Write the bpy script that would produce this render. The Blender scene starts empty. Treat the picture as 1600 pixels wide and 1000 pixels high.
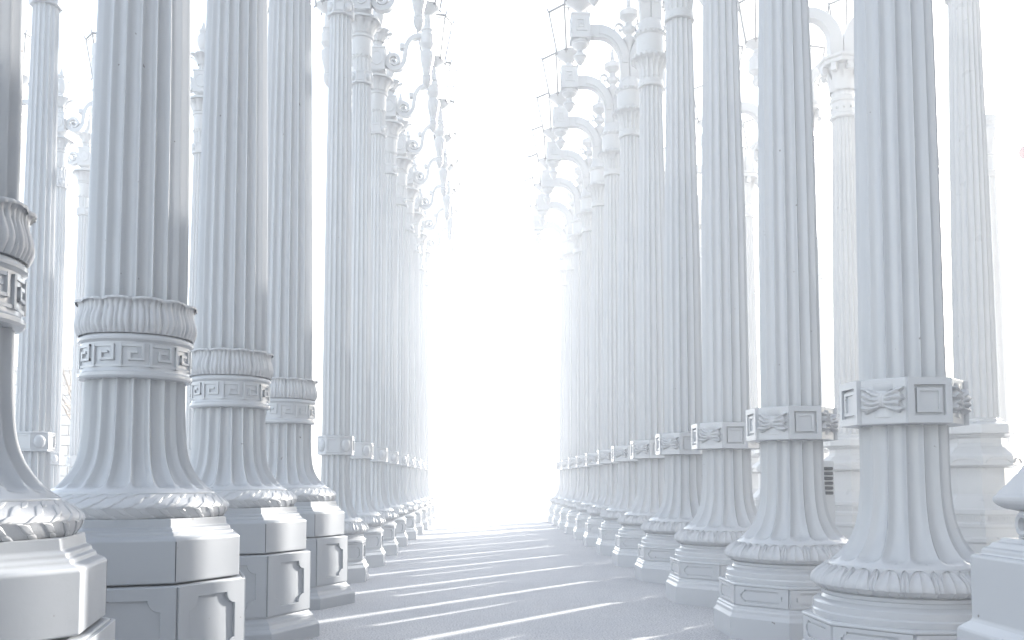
import bpy, bmesh, math, random
from math import sin, cos, pi, radians, sqrt
from mathutils import Vector, Matrix, noise

random.seed(7)
S = bpy.context.scene
COL = S.collection

# ------------------------------------------------------------------ camera
F = 1400.0                       # focal length in pixels of the 1600 px wide photograph
EYE = 1.06
cam_d = bpy.data.cameras.new('camera')
cam_d.sensor_width = 36.0
cam_d.lens = F / 1600.0 * 36.0
cam_d.shift_y = 0.106
cam_d.clip_start = 0.05
cam_d.clip_end = 1500
cam = bpy.data.objects.new('camera', cam_d)
COL.objects.link(cam)
cam.location = (0, 0, EYE)
cam.rotation_euler = (radians(90 + 3.35), 0, radians(-1.84))
S.camera = cam

# ------------------------------------------------------------------ sky, sun, exposure
SUN_AZ = 41.5                    # degrees from the aisle (+Y) towards +X
SUN_EL = 17.0
world = bpy.data.worlds.new('World')
S.world = world
world.use_nodes = True
nt = world.node_tree
nt.nodes.clear()
w_out = nt.nodes.new('ShaderNodeOutputWorld')
w_bg = nt.nodes.new('ShaderNodeBackground')
w_sky = nt.nodes.new('ShaderNodeTexSky')
w_sky.sky_type = 'NISHITA'
w_sky.sun_disc = False
w_sky.sun_elevation = radians(SUN_EL)
w_sky.sun_rotation = radians(SUN_AZ)
w_sky.altitude = 50
w_sky.air_density = 1.0
w_sky.dust_density = 1.2
w_sky.ozone_density = 1.0
w_hsv = nt.nodes.new('ShaderNodeHueSaturation')
w_hsv.inputs['Saturation'].default_value = 0.56
w_bg.inputs['Strength'].default_value = 0.13
nt.links.new(w_sky.outputs[0], w_hsv.inputs['Color'])
nt.links.new(w_hsv.outputs[0], w_bg.inputs[0])
nt.links.new(w_bg.outputs[0], w_out.inputs[0])

sun_d = bpy.data.lights.new('sun', 'SUN')
sun_d.energy = 5.0
sun_d.angle = radians(0.5)
sun_d.color = (1.0, 0.965, 0.91)
sun = bpy.data.objects.new('sun', sun_d)
COL.objects.link(sun)
sv = Vector((sin(radians(SUN_AZ)) * cos(radians(SUN_EL)), cos(radians(SUN_AZ)) * cos(radians(SUN_EL)), sin(radians(SUN_EL))))
sun.rotation_euler = (-sv).to_track_quat('-Z', 'Y').to_euler()
sun.location = sv * 60

S.view_settings.view_transform = 'Standard'
S.view_settings.look = 'None'
S.view_settings.gamma = 1.0
S.view_settings.use_curve_mapping = False
S.view_settings.exposure = 2.15
S.cycles.use_denoising = True
S.cycles.max_bounces = 8
S.cycles.volume_bounces = 2
S.cycles.transparent_max_bounces = 12

# ------------------------------------------------------------------ materials
def new_mat(name):
    m = bpy.data.materials.new(name)
    m.use_nodes = True
    t = m.node_tree
    return m, t, t.nodes['Principled BSDF']

def nd(t, kind, **kw):
    n = t.nodes.new(kind)
    for k, v in kw.items():
        if k in n.inputs.keys():
            n.inputs[k].default_value = v
        else:
            setattr(n, k, v)
    return n

def ramp(t, src, stops):
    r = nd(t, 'ShaderNodeValToRGB')
    e = r.color_ramp.elements
    while len(e) < len(stops):
        e.new(0.5)
    for i, (p, c) in enumerate(stops):
        e[i].position = p
        e[i].color = (c[0], c[1], c[2], 1)
    t.links.new(src, r.inputs[0])
    return r.outputs[0]

def mix(t, fac, a, b):
    m = nd(t, 'ShaderNodeMix', data_type='RGBA')
    for sock, v in ((m.inputs[0], fac), (m.inputs[6], a), (m.inputs[7], b)):
        if hasattr(v, 'links'):
            t.links.new(v, sock)
        elif isinstance(v, (int, float)):
            sock.default_value = v
        else:
            sock.default_value = (v[0], v[1], v[2], 1)
    return m.outputs[2]

def paint_mat(name, base, rough, grime=0.35, chips=True, bump=0.10):
    m, t, b = new_mat(name)
    geo = nd(t, 'ShaderNodeNewGeometry')
    pos = geo.outputs['Position']
    def nz(scale, detail=4, rgh=0.55, vec=pos):
        n = nd(t, 'ShaderNodeTexNoise', Scale=scale, Detail=detail, Roughness=rgh)
        t.links.new(vec, n.inputs['Vector'])
        return n.outputs[0]
    dark = [c * 0.80 for c in base]
    warm = [base[0] * 0.93, base[1] * 0.90, base[2] * 0.84]
    c = mix(t, ramp(t, nz(2.3), [(0.35, (0, 0, 0)), (0.75, (1, 1, 1))]), base, [x * 0.965 for x in base])
    # vertical streaks of grime: noise stretched along the height
    mp = nd(t, 'ShaderNodeMapping')
    mp.inputs['Scale'].default_value = (1, 1, 0.07)
    t.links.new(pos, mp.inputs['Vector'])
    st = ramp(t, nz(26, 3, 0.6, mp.outputs[0]), [(0.52, (0, 0, 0)), (0.85, (grime*.45, grime*.45, grime*.45))])
    c = mix(t, st, c, warm)
    bl = ramp(t, nz(9, 6, 0.7), [(0.58, (0, 0, 0)), (0.78, (grime, grime, grime))])
    c = mix(t, bl, c, dark)
    if chips:
        ch = ramp(t, nz(24, 2, 0.45), [(0.775, (0, 0, 0)), (0.79, (0.8, 0.8, 0.8))])
        c = mix(t, ch, c, (0.20, 0.18, 0.17))
    t.links.new(c, b.inputs['Base Color'])
    rg = nd(t, 'ShaderNodeMapRange')
    rg.inputs['To Min'].default_value = rough - 0.08
    rg.inputs['To Max'].default_value = rough + 0.14
    t.links.new(nz(6), rg.inputs[0])
    t.links.new(rg.outputs[0], b.inputs['Roughness'])
    bp = nd(t, 'ShaderNodeBump', Strength=bump, Distance=0.004)
    t.links.new(nz(38, 5, 0.6), bp.inputs['Height'])
    t.links.new(bp.outputs[0], b.inputs['Normal'])
    return m

PAINT = paint_mat('pale_grey_paint', (0.50, 0.51, 0.523), 0.16, 0.16)
PAINT_FAR = paint_mat('off_white_paint', (0.46, 0.47, 0.48), 0.28, 0.10, False)
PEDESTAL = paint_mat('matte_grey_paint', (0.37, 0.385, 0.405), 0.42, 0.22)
CARVED = paint_mat('carved_paint', (0.49, 0.495, 0.505), 0.42, 0.4, True, 0.35)

def simple_mat(name, col, rough, bump=0.0, scale=20.0, var=0.1):
    m, t, b = new_mat(name)
    geo = nd(t, 'ShaderNodeNewGeometry')
    n = nd(t, 'ShaderNodeTexNoise', Scale=scale, Detail=6)
    t.links.new(geo.outputs['Position'], n.inputs['Vector'])
    c = mix(t, n.outputs[0], [x * (1 - var) for x in col], [x * (1 + var) for x in col])
    t.links.new(c, b.inputs['Base Color'])
    b.inputs['Roughness'].default_value = rough
    if bump:
        bp = nd(t, 'ShaderNodeBump', Strength=bump, Distance=0.01)
        t.links.new(n.outputs[0], bp.inputs['Height'])
        t.links.new(bp.outputs[0], b.inputs['Normal'])
    return m

WALLM = simple_mat('pale_block_wall', (0.62, 0.60, 0.57), 0.8, 0.4, 9)
SHADE_STONE = simple_mat('shade_stone', (0.16, 0.155, 0.15), 0.7, 0.3, 6)  # dark faces of the added block that shades the near columns
BARK = simple_mat('bare_bark', (0.22, 0.18, 0.14), 0.85, 0.5, 30)
DARKM = simple_mat('dark_metal', (0.04, 0.045, 0.05), 0.5)
PINK = simple_mat('dull_pink_globe', (0.22, 0.09, 0.095), 0.4)
LEAFM = simple_mat('dry_leaf_brown', (0.20, 0.13, 0.09), 0.8, 0.4, 40, 0.3)

m, t, b = new_mat('frosted_white_glass')
b.inputs['Base Color'].default_value = (0.86, 0.87, 0.87, 1)
b.inputs['Roughness'].default_value = 0.25
tr = nd(t, 'ShaderNodeBsdfTranslucent')
tr.inputs[0].default_value = (0.90, 0.90, 0.89, 1)
mx = nd(t, 'ShaderNodeMixShader')
mx.inputs[0].default_value = 0.6
t.links.new(b.outputs[0], mx.inputs[1])
t.links.new(tr.outputs[0], mx.inputs[2])
tp = nd(t, 'ShaderNodeBsdfTransparent')
mx2 = nd(t, 'ShaderNodeMixShader')
mx2.inputs[0].default_value = 0.35
t.links.new(mx.outputs[0], mx2.inputs[1])
t.links.new(tp.outputs[0], mx2.inputs[2])
t.links.new(mx2.outputs[0], t.nodes['Material Output'].inputs['Surface'])
GLASS = m
LANTERN_SHADED = paint_mat('lantern_shaded_metal', (0.17, 0.175, 0.18), 0.4, 0.2, False)  # darker than the post paint: the frames' shading is put into the colour

m, t, b = new_mat('pale_concrete')
geo = nd(t, 'ShaderNodeNewGeometry')
def gz(scale, detail=5, rgh=0.6):
    n = nd(t, 'ShaderNodeTexNoise', Scale=scale, Detail=detail, Roughness=rgh)
    t.links.new(geo.outputs['Position'], n.inputs['Vector'])
    return n.outputs[0]
c = mix(t, ramp(t, gz(0.9), [(0.3, (0, 0, 0)), (0.7, (1, 1, 1))]), (0.58, 0.575, 0.575), (0.51, 0.51, 0.52))
c = mix(t, ramp(t, gz(7, 6, 0.7), [(0.45, (0, 0, 0)), (0.75, (0.6, 0.6, 0.6))]), c, (0.42, 0.42, 0.43))
c = mix(t, ramp(t, gz(75, 3), [(0.40, (0.9, 0.9, 0.9)), (0.54, (0, 0, 0))]), c, (0.24, 0.24, 0.255))
c = mix(t, ramp(t, gz(120, 2), [(0.60, (0, 0, 0)), (0.70, (0.7, 0.7, 0.7))]), c, (0.68, 0.675, 0.67))
t.links.new(c, b.inputs['Base Color'])
b.inputs['Roughness'].default_value = 0.78
bp = nd(t, 'ShaderNodeBump', Strength=0.35, Distance=0.004)
t.links.new(gz(120, 4), bp.inputs['Height'])
t.links.new(bp.outputs[0], b.inputs['Normal'])
CONCRETE = m

# ------------------------------------------------------------------ mesh helpers
class MB:
    """collects vertices and faces, then makes one mesh"""
    def __init__(self):
        self.v = []; self.f = []
    def add(self, vs, fs):
        o = len(self.v)
        self.v += [tuple(p) for p in vs]
        self.f += [tuple(i + o for i in f) for f in fs]
        return self
    def grid(self, rows, close=False, flip=False):
        """rows: list of equal length lists of points"""
        n = len(rows[0]); vs = [p for r in rows for p in r]; fs = []
        for i in range(len(rows) - 1):
            for j in range(n if close else n - 1):
                a = i * n + j; b2 = i * n + (j + 1) % n
                q = (a, b2, b2 + n, a + n)
                fs.append(q[::-1] if flip else q)
        return self.add(vs, fs)
    def box(self, x0, x1, y0, y1, z0, z1):
        v = [(x, y, z) for z in (z0, z1) for y in (y0, y1) for x in (x0, x1)]
        return self.add(v, [(0, 2, 3, 1), (4, 5, 7, 6), (0, 1, 5, 4), (2, 6, 7, 3), (0, 4, 6, 2), (1, 3, 7, 5)])
    def lathe(self, prof, n=48, a0=0.0, mod=None, cx=0.0, cy=0.0, cap=True):
        rows = []
        for r, z in prof:
            row = []
            for j in range(n):
                a = a0 + 2 * pi * j / n
                rr = mod(r, z, a) if mod else r
                row.append((cx + rr * cos(a), cy + rr * sin(a), z))
            rows.append(row)
        o = len(self.v)
        self.grid(rows, True)
        if cap:
            self.f.append(tuple(o + j for j in range(n))[::-1])
            k = o + (len(prof) - 1) * n
            self.f.append(tuple(k + j for j in range(n)))
        return self
    def ribbon(self, path, thick, y0, y1):
        """rectangular section swept along a path in the XZ plane; thick: number or list"""
        n = len(path); rows = []
        for i, (x, z) in enumerate(path):
            a = path[max(0, i - 1)]; b2 = path[min(n - 1, i + 1)]
            d = Vector((b2[0] - a[0], b2[1] - a[1])).normalized()
            h = (thick[i] if isinstance(thick, (list, tuple)) else thick) / 2
            nx, nz = -d.y * h, d.x * h
            rows.append([(x + nx, y0, z + nz), (x + nx, y1, z + nz), (x - nx, y1, z - nz), (x - nx, y0, z - nz)])
        o = len(self.v)
        self.grid(rows, True)
        self.f.append((o + 3, o + 2, o + 1, o)); k = o + 4 * (n - 1)
        self.f.append((k, k + 1, k + 2, k + 3))
        return self
    def tube(self, pts, rad, n=6):
        rows = []
        for i, p in enumerate(pts):
            p = Vector(p)
            d = (Vector(pts[min(len(pts) - 1, i + 1)]) - Vector(pts[max(0, i - 1)])).normalized()
            u = d.orthogonal().normalized(); w = d.cross(u)
            r = rad[i] if isinstance(rad, (list, tuple)) else rad
            rows.append([p + u * (r * cos(2 * pi * j / n)) + w * (r * sin(2 * pi * j / n)) for j in range(n)])
        o = len(self.v)
        self.grid(rows, True)
        self.f.append(tuple(o + j for j in range(n))[::-1]); k = o + n * (len(pts) - 1)
        self.f.append(tuple(k + j for j in range(n)))
        return self
    def move(self, fn):
        self.v = [tuple(fn(*p)) for p in self.v]
        return self
    def mesh(self, name, mat, bevel=0.0, smooth=32, segs=2):
        me = bpy.data.meshes.new(name)
        me.from_pydata(self.v, [], self.f)
        bm = bmesh.new(); bm.from_mesh(me)
        bmesh.ops.recalc_face_normals(bm, faces=bm.faces)
        if bevel:
            es = [e for e in bm.edges if len(e.link_faces) == 2 and e.calc_face_angle(0) > radians(25)]
            bmesh.ops.bevel(bm, geom=es, offset=bevel, segments=segs, profile=0.5, affect='EDGES', clamp_overlap=True)
        bm.to_mesh(me); bm.free()
        me.materials.append(mat)
        if bevel: smooth = min(smooth, 9)
        if smooth:
            me.shade_smooth()
            me.set_sharp_from_angle(angle=radians(smooth))
        return me

def spl(pts, k=5):
    """Catmull-Rom through the points, k steps per span"""
    out = []
    n = len(pts)
    for i in range(n - 1):
        p0 = pts[max(0, i - 1)]; p1 = pts[i]; p2 = pts[i + 1]; p3 = pts[min(n - 1, i + 2)]
        for s in range(k):
            u = s / k
            out.append(tuple(0.5 * (2 * b + (c - a) * u + (2 * a - 5 * b + 4 * c - d) * u * u + (3 * b - a - 3 * c + d) * u ** 3)
                             for a, b, c, d in zip(p0, p1, p2, p3)))
    out.append(tuple(pts[-1]))
    return out

def obj(name, me, parent=None, loc=(0, 0, 0), rz=0.0):
    o = bpy.data.objects.new(name, me)
    COL.objects.link(o)
    o.location = loc; o.rotation_euler = (0, 0, rz)
    if parent: o.parent = parent
    return o

def root(name, loc=(0, 0, 0), rz=0.0):
    o = bpy.data.objects.new(name, None)
    o.empty_display_size = 0.3
    COL.objects.link(o)
    o.location = loc; o.rotation_euler = (0, 0, rz)
    return o

def tag(o, label=None, cat=None, group=None, kind=None):
    if label: o['label'] = label
    if cat: o['category'] = cat
    if group: o['group'] = group
    if kind: o['kind'] = kind
    return o

def copy_tree(o, parent=None):
    c = o.copy()
    COL.objects.link(c)
    c.parent = parent
    for ch in o.children:
        copy_tree(ch, c)
    return c

def flute(n, depth, frac=0.82, rmax=None, rnd=0.022, soft=0.012):
    """radius modulation for a fluted shaft; on a flaring foot the flutes end in round tips at radius rmax"""
    def f(r, z, a):
        tt = (a * n / (2 * pi)) % 1.0 - 0.5
        x = tt / (frac / 2)
        if abs(x) >= 1: return r
        s = sqrt(1 - x * x)
        k = 1.0
        if rmax is not None:
            k = min(1, max(0, (rmax - rnd * (1 - s) - r) / soft))
            k = k * k * (3 - 2 * k)
        return r - depth * (r / 0.22) ** 0.8 * s ** 0.85 * k
    return f

def zfill(prof, step):
    out = [prof[0]]
    for (r0, z0), (r1, z1) in zip(prof, prof[1:]):
        k = max(1, int(math.hypot(z1 - z0, r1 - r0) / step))
        for i in range(1, k + 1):
            u = i / k
            out.append((r0 + (r1 - r0) * u, z0 + (z1 - z0) * u))
    return out

def frame_plate(w, h, iw, ih, thick, corner, cs, inner=None):
    """a plate w x h with a shaped hole iw x ih, standing in the XZ plane, facing -Y. corner: 'round' (concave bites) or 'step'"""
    pin, pout = [], []
    for (sx, sz) in ((1, -1), (1, 1), (-1, 1), (-1, -1)):
        loc = []
        if corner == 'round':
            for k in range(7):
                a = k / 6 * pi / 2
                loc.append((iw / 2 - cs * cos(a), ih / 2 - cs * sin(a)))
        else:
            loc = [(iw / 2 - cs, ih / 2), (iw / 2 - cs, ih / 2 - cs * 0.5), (iw / 2 - cs * 0.5, ih / 2 - cs * 0.5), (iw / 2 - cs * 0.5, ih / 2 - cs), (iw / 2, ih / 2 - cs)]
            loc = loc
        if corner == 'round':
            loc = [(iw / 2 - cs * sin(pi / 2 * (1 - k / 6)) , ih / 2 - cs * cos(pi / 2 * (1 - k / 6))) for k in range(7)]
        out = []
        m_ = len(loc) - 1
        for k in range(len(loc)):
            u = k / m_
            ox = w / 2 if u >= 0.5 else w / 2 - (0.5 - u) * 2 * cs * 1.2
            oz = h / 2 if u <= 0.5 else h / 2 - (u - 0.5) * 2 * cs * 1.2
            out.append((ox, oz))
        flip = (sx * sz) > 0
        if flip: loc = loc[::-1]; out = out[::-1]
        pin += [(sx * a, sz * b2) for a, b2 in loc]
        pout += [(sx * a, sz * b2) for a, b2 in out]
    mb = MB()
    n = len(pin)
    rows = [[(a, 0, b2) for a, b2 in pout], [(a * 0.995, -thick, b2 * 0.995) for a, b2 in pout],
            [(a * 1.01, -thick, b2 * 1.01) for a, b2 in pin], [(a, 0, b2) for a, b2 in pin]]
    mb.grid(rows, True)
    return mb

# ------------------------------------------------------------------ carved pieces
def on_prof(prof, v):
    x = min(max(v, 0), 1) * (len(prof) - 1); k = min(int(x), len(prof) - 2); u = x - k
    r = prof[k][0] * (1 - u) + prof[k + 1][0] * u
    z = prof[k][1] * (1 - u) + prof[k + 1][1] * u
    dr = prof[k + 1][0] - prof[k][0]; dz = prof[k + 1][1] - prof[k][1]
    L = math.hypot(dr, dz) or 1
    return r, z, dz / L, -dr / L

def leaf_on(prof, half_ang, h, pointed=True, nu=10, nv=7, lift0=0.0):
    """a pointed leaf with raised rim and midrib lying on a lathe profile (bottom to top), centred on angle 0"""
    mb = MB(); rows = []
    for i in range(nv + 1):
        v = i / nv
        r, z, nr, nz = on_prof(prof, v)
        wv = cos(v * pi / 2) ** 0.75 * (1 + 0.1 * v) if pointed else 1 - 0.15 * v
        wv = max(wv, 0.04)
        row = []
        for j in range(nu + 1):
            s = j / nu * 2 - 1
            a = s * half_ang * wv
            q = abs(s)
            hh = h * (0.25 + 0.75 * math.exp(-((q - 0.78) / 0.13) ** 2) + 0.6 * math.exp(-(q / 0.12) ** 2)) + lift0
            if q > 0.99: hh = -0.003
            row.append(((r + nr * hh) * cos(a), (r + nr * hh) * sin(a), z + nz * hh))
        rows.append(row)
    mb.grid(rows)
    return mb

def laurel_on(prof, half_ang, v0, v1, h, tilt):
    """a slim laurel leaf lying along the ring: length = 2*half_ang, width from v0 to v1 of the profile"""
    mb = MB(); rows = []
    nl, nw = 8, 6
    for i in range(nl + 1):
        u = i / nl * 2 - 1
        w = (1 - abs(u) ** 1.7)
        row = []
        for j in range(nw + 1):
            q = j / nw * 2 - 1
            v = (v0 + v1) / 2 + (v1 - v0) / 2 * (q * max(w, 0.03)) + tilt * u * 0.18
            r, z, nr, nz = on_prof(prof, v)
            hh = h * (1 - 0.75 * abs(q) ** 1.5) * (0.55 + 0.45 * w) - h * 0.35 * math.exp(-(q / 0.16) ** 2)
            if abs(q) > 0.99: hh = -0.003
            a = u * half_ang
            row.append(((r + nr * hh) * cos(a), (r + nr * hh) * sin(a), z + nz * hh))
        rows.append(row)
    return mb.grid(rows)

def key_unit(w, h, lw, thick, r):
    """one square-spiral meander, relief on a cylinder of radius r, centred on angle 0 (x = outwards)"""
    P = [(-0.5, -0.5), (-0.5, 0.5), (0.34, 0.5), (0.34, -0.18), (-0.16, -0.18), (-0.16, 0.17), (0.09, 0.17)]
    Q = [(-0.5, -0.5), (0.66, -0.5)]
    mb = MB()
    for path in (P, Q):
        for a, b2 in zip(path, path[1:]):
            u0, u1 = sorted((a[0] * w, b2[0] * w)); z0, z1 = sorted((a[1] * h, b2[1] * h))
            mb.box(-0.002, thick, u0 - lw / 2, u1 + lw / 2, z0 - lw / 2, z1 + lw / 2)
    mb.move(lambda x, y, z: ((r + x) * cos(y / r), (r + x) * sin(y / r), z))
    return mb

def bow_mb(w=0.198, h=0.138):
    """ribbon bow in relief facing +X, folds fanning out of a bound knot"""
    mb = MB(); rows = []
    nx, nz = 36, 22
    for i in range(nz + 1):
        v = i / nz * 2 - 1
        row = []
        for j in range(nx + 1):
            s = j / nx * 2 - 1
            ax = abs(s)
            kn = math.exp(-(ax / 0.17) ** 4)
            half = h / 2 * ((0.54 + 0.46 * min(1, ax * 1.25) ** 1.2) * (1 - kn) + 0.58 * kn)
            fold = abs(sin(v * 6.6 + (0.5 if s > 0 else -0.3) + 0.7 * sin(ax * 5)))
            hk = 0.040 * sqrt(max(0, 1 - 0.8 * v * v)) - 0.004 * (0.5 + 0.5 * cos(s * 62))
            hf = 0.010 + 0.022 * sqrt(max(0, 1 - v * v)) * (1 - 0.35 * ax ** 3) + 0.020 * fold * min(1, ax * 2.2)
            hh = hk * kn + hf * (1 - kn)
            if abs(v) > 0.99 or ax > 0.99: hh = -0.006
            ww = w / 2 * s * (1 + (0.10 * sin(v * 8.3) + 0.05 * sin(v * 17)) * ax ** 3)
            row.append((hh, ww, v * half + 0.006 * sin(s * 4) * (1 - v * v)))
        rows.append(row)
    mb.grid(rows)
    return mb

# ------------------------------------------------------------------ lanterns
PANES = 6
def lantern_parts(rb, rt, h, cup_h, seg):
    """frame, pane and cup meshes; z=0 is the foot of the cup"""
    fr = MB(); a0 = radians(12)
    for k in range(6):
        a = a0 + k * pi / 3; a2 = a + pi / 3
        p0 = Vector((rb * cos(a), rb * sin(a), cup_h)); p1 = Vector((rt * cos(a), rt * sin(a), cup_h + h))
        q0 = Vector((rb * cos(a2), rb * sin(a2), cup_h)); q1 = Vector((rt * cos(a2), rt * sin(a2), cup_h + h))
        fr.tube([p0, p1], 0.013, 5)
        fr.tube([p0, q0], 0.020, 5)
        fr.tube([p1, q1], 0.019, 5)
        fr.tube([p1 - Vector((0, 0, 0.05)), q1 - Vector((0, 0, 0.05))], 0.006, 4)
        d = Vector((cos(a), sin(a), 0))
        fr.tube([p1, p1 + d * 0.03 + Vector((0, 0, 0.04)), p1 + d * 0.03 + Vector((0, 0, 0.10))], [0.014, 0.011, 0.003], 5)
        fr.tube([p0, p0 + d * 0.025 + Vector((0, 0, -0.03)), p0 + d * 0.012 + Vector((0, 0, -0.07))], [0.012, 0.010, 0.004], 5)
    ta = MB()
    r0, r1, z0, z1 = rb * 0.985, rt * 0.985, cup_h + 0.01, cup_h + h - 0.01
    c, s = cos(pi / 6 * 0.96), sin(pi / 6 * 0.96)
    t_ = 0.006
    ta.add([(r0 * c, -r0 * s, z0), (r0 * c, r0 * s, z0), (r1 * c, r1 * s, z1), (r1 * c, -r1 * s, z1),
            (r0 * c - t_, -r0 * s, z0), (r0 * c - t_, r0 * s, z0), (r1 * c - t_, r1 * s, z1), (r1 * c - t_, -r1 * s, z1)],
           [(0, 1, 2, 3), (7, 6, 5, 4), (0, 4, 5, 1), (1, 5, 6, 2), (2, 6, 7, 3), (3, 7, 4, 0)])
    cu = MB().lathe(spl([(0.055, -0.02), (0.06, 0.03), (0.05, 0.08), (rb * 0.45, cup_h * 0.55), (rb * 0.98, cup_h * 0.92)], 4) + [(rb * 1.02, cup_h - 0.005)], seg)
    dm = MB().lathe([(rt * 0.95, cup_h + h + 0.006), (rt * 0.72, cup_h + h + 0.07), (rt * 0.4, cup_h + h + 0.12), (0.05, cup_h + h + 0.14)], 18)
    return (fr.mesh('lantern_frame', LANTERN_SHADED), ta.mesh('pane', GLASS, 0, 0), cu.mesh('cup', PAINT_FAR), dm.mesh('lantern_top', GLASS), a0)

LR = lantern_parts(0.215, 0.355, 0.70, 0.24, 18)
LC = lantern_parts(0.185, 0.310, 0.68, 0.20, 18)

def add_lantern(parent, L, loc):
    fr, pane, cup, dome, a0 = L
    f = obj('lantern', fr, parent, loc)
    for k in range(6):
        obj('pane', pane, f, (0, 0, 0), a0 + pi / 6 + k * pi / 3)
    obj('cup', cup, f)
    obj('lantern_top', dome, f)
    return f

# ------------------------------------------------------------------ shared profiles
FL_R = spl([(0.385, 0.630), (0.382, 0.640), (0.362, 0.657), (0.318, 0.698), (0.282, 0.745), (0.252, 0.81), (0.232, 0.89), (0.221, 0.985), (0.216, 1.10), (0.2145, 1.35)], 4)
TOR_R = spl([(0.425, 0.508), (0.448, 0.518), (0.463, 0.535), (0.466, 0.550), (0.455, 0.575), (0.425, 0.602), (0.398, 0.622), (0.392, 0.632)], 3)

def oct_faces():
    return [(-pi / 2 + k * pi / 4) for k in range(8)]

def build_leaf_ring(r_, prof, name, n, ha, h, near, mat):
    base = obj(name, MB().lathe(prof, 64).mesh(name, mat), r_)
    up = prof[len(prof) // 3:]
    big = leaf_on(up, ha, h)
    small = leaf_on(up, ha * 0.42, h * 0.8, lift0=0.001)
    low = leaf_on(prof[:len(prof) // 3 + 1][::-1], ha * 0.55, h * 1.2, nu=6, nv=4)
    if near:
        mb_, ms, ml = big.mesh('leaf', mat), small.mesh('leaf', mat), low.mesh('leaf', mat)
        for k in range(n):
            obj('leaf', mb_, base, (0, 0, 0), 2 * pi * k / n)
            obj('leaf', ms, base, (0, 0, 0), 2 * pi * (k + 0.5) / n)
        for k in range(2 * n):
            obj('leaf', ml, base, (0, 0, 0), pi * (k + 0.5) / n)
    else:
        J = MB()
        for k in range(n):
            for src, off in ((big, 0), (small, 0.5), (low, 0.25), (low, 0.75)):
                a = 2 * pi * (k + off) / n; ca, sa = cos(a), sin(a)
                J.add([(x * ca - y * sa, x * sa + y * ca, z) for x, y, z in src.v], src.f)
        o = obj('leaf_band', J.mesh('leaf_band', mat), base)
        o['kind'] = 'stuff'
    return base

def sphere_prof(r, zc, n=8, a=-90, b=90):
    return [(max(0.002, r * cos(radians(a + (b - a) * i / n))), zc + r * sin(radians(a + (b - a) * i / n))) for i in range(n + 1)]

# ------------------------------------------------------------------ lamp post with bows on the collar (row that follows the square pedestal)
def arm_R(r_, sgn, lan):
    """quarter-arch arm, meander block, pendant and lantern on side sgn of the post"""
    th = [0.136, 0.136] + [0.14 + 0.055 * k / 10 for k in range(11)]
    pts = [(sgn * 0.072, 7.02), (sgn * 0.072, 7.22)] + [(sgn * (0.46 - 0.388 * cos(k / 10 * pi / 2)), 7.32 + 0.49 * sin(k / 10 * pi / 2)) for k in range(11)] + [(sgn * 0.62, 7.81)]
    th.append(0.185)
    mb = MB().ribbon(pts, th, -0.065, 0.065)
    inner = MB().ribbon(pts[2:-1], [x * 0.55 for x in th[2:-1]], -0.078, 0.078)
    mb.add(inner.v, inner.f)
    arm = obj('arm', mb.mesh('arm', PAINT_FAR, 0.006), r_)
    x = sgn * 0.74
    bl = MB().box(-0.135, 0.135, -0.135, 0.135, 7.69, 8.03)
    bl.box(-0.15, 0.15, -0.15, 0.15, 7.665, 7.70).box(-0.145, 0.145, -0.145, 0.145, 8.02, 8.05)
    for q in range(4):
        ku = key_unit(0.13, 0.16, 0.018, 0.012, 4.0)
        ca, sa = cos(q * pi / 2), sin(q * pi / 2)
        vs = [((px - 4.0 + 0.135), py, pz + 7.86) for px, py, pz in ku.v]
        bl.add([(px * ca - py * sa, px * sa + py * ca, pz) for px, py, pz in vs], ku.f)
    obj('end_block', bl.mesh('end_block', PAINT_FAR, 0.003), arm, (x, 0, 0))
    pd = MB().lathe([(0.004, 7.285), (0.03, 7.31), (0.07, 7.36), (0.085, 7.41), (0.10, 7.415), (0.10, 7.44), (0.075, 7.455), (0.05, 7.49), (0.045, 7.53), (0.06, 7.55), (0.10, 7.57),
                     (0.12, 7.60), (0.12, 7.62), (0.13, 7.63), (0.13, 7.665)], 20)
    obj('pendant', pd.mesh('pendant', PAINT_FAR), arm, (x, 0, 0))
    add_lantern(r_, lan, (x, 0, 8.05))

def beads(r, z, n, br, mb):
    for k in range(n):
        a = 2 * pi * k / n
        mb.lathe([(0.004, z - br), (br * 0.8, z - br * 0.6), (br, z), (br * 0.8, z + br * 0.6), (0.004, z + br)], 6, 0, None, r * cos(a), r * sin(a))

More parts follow.
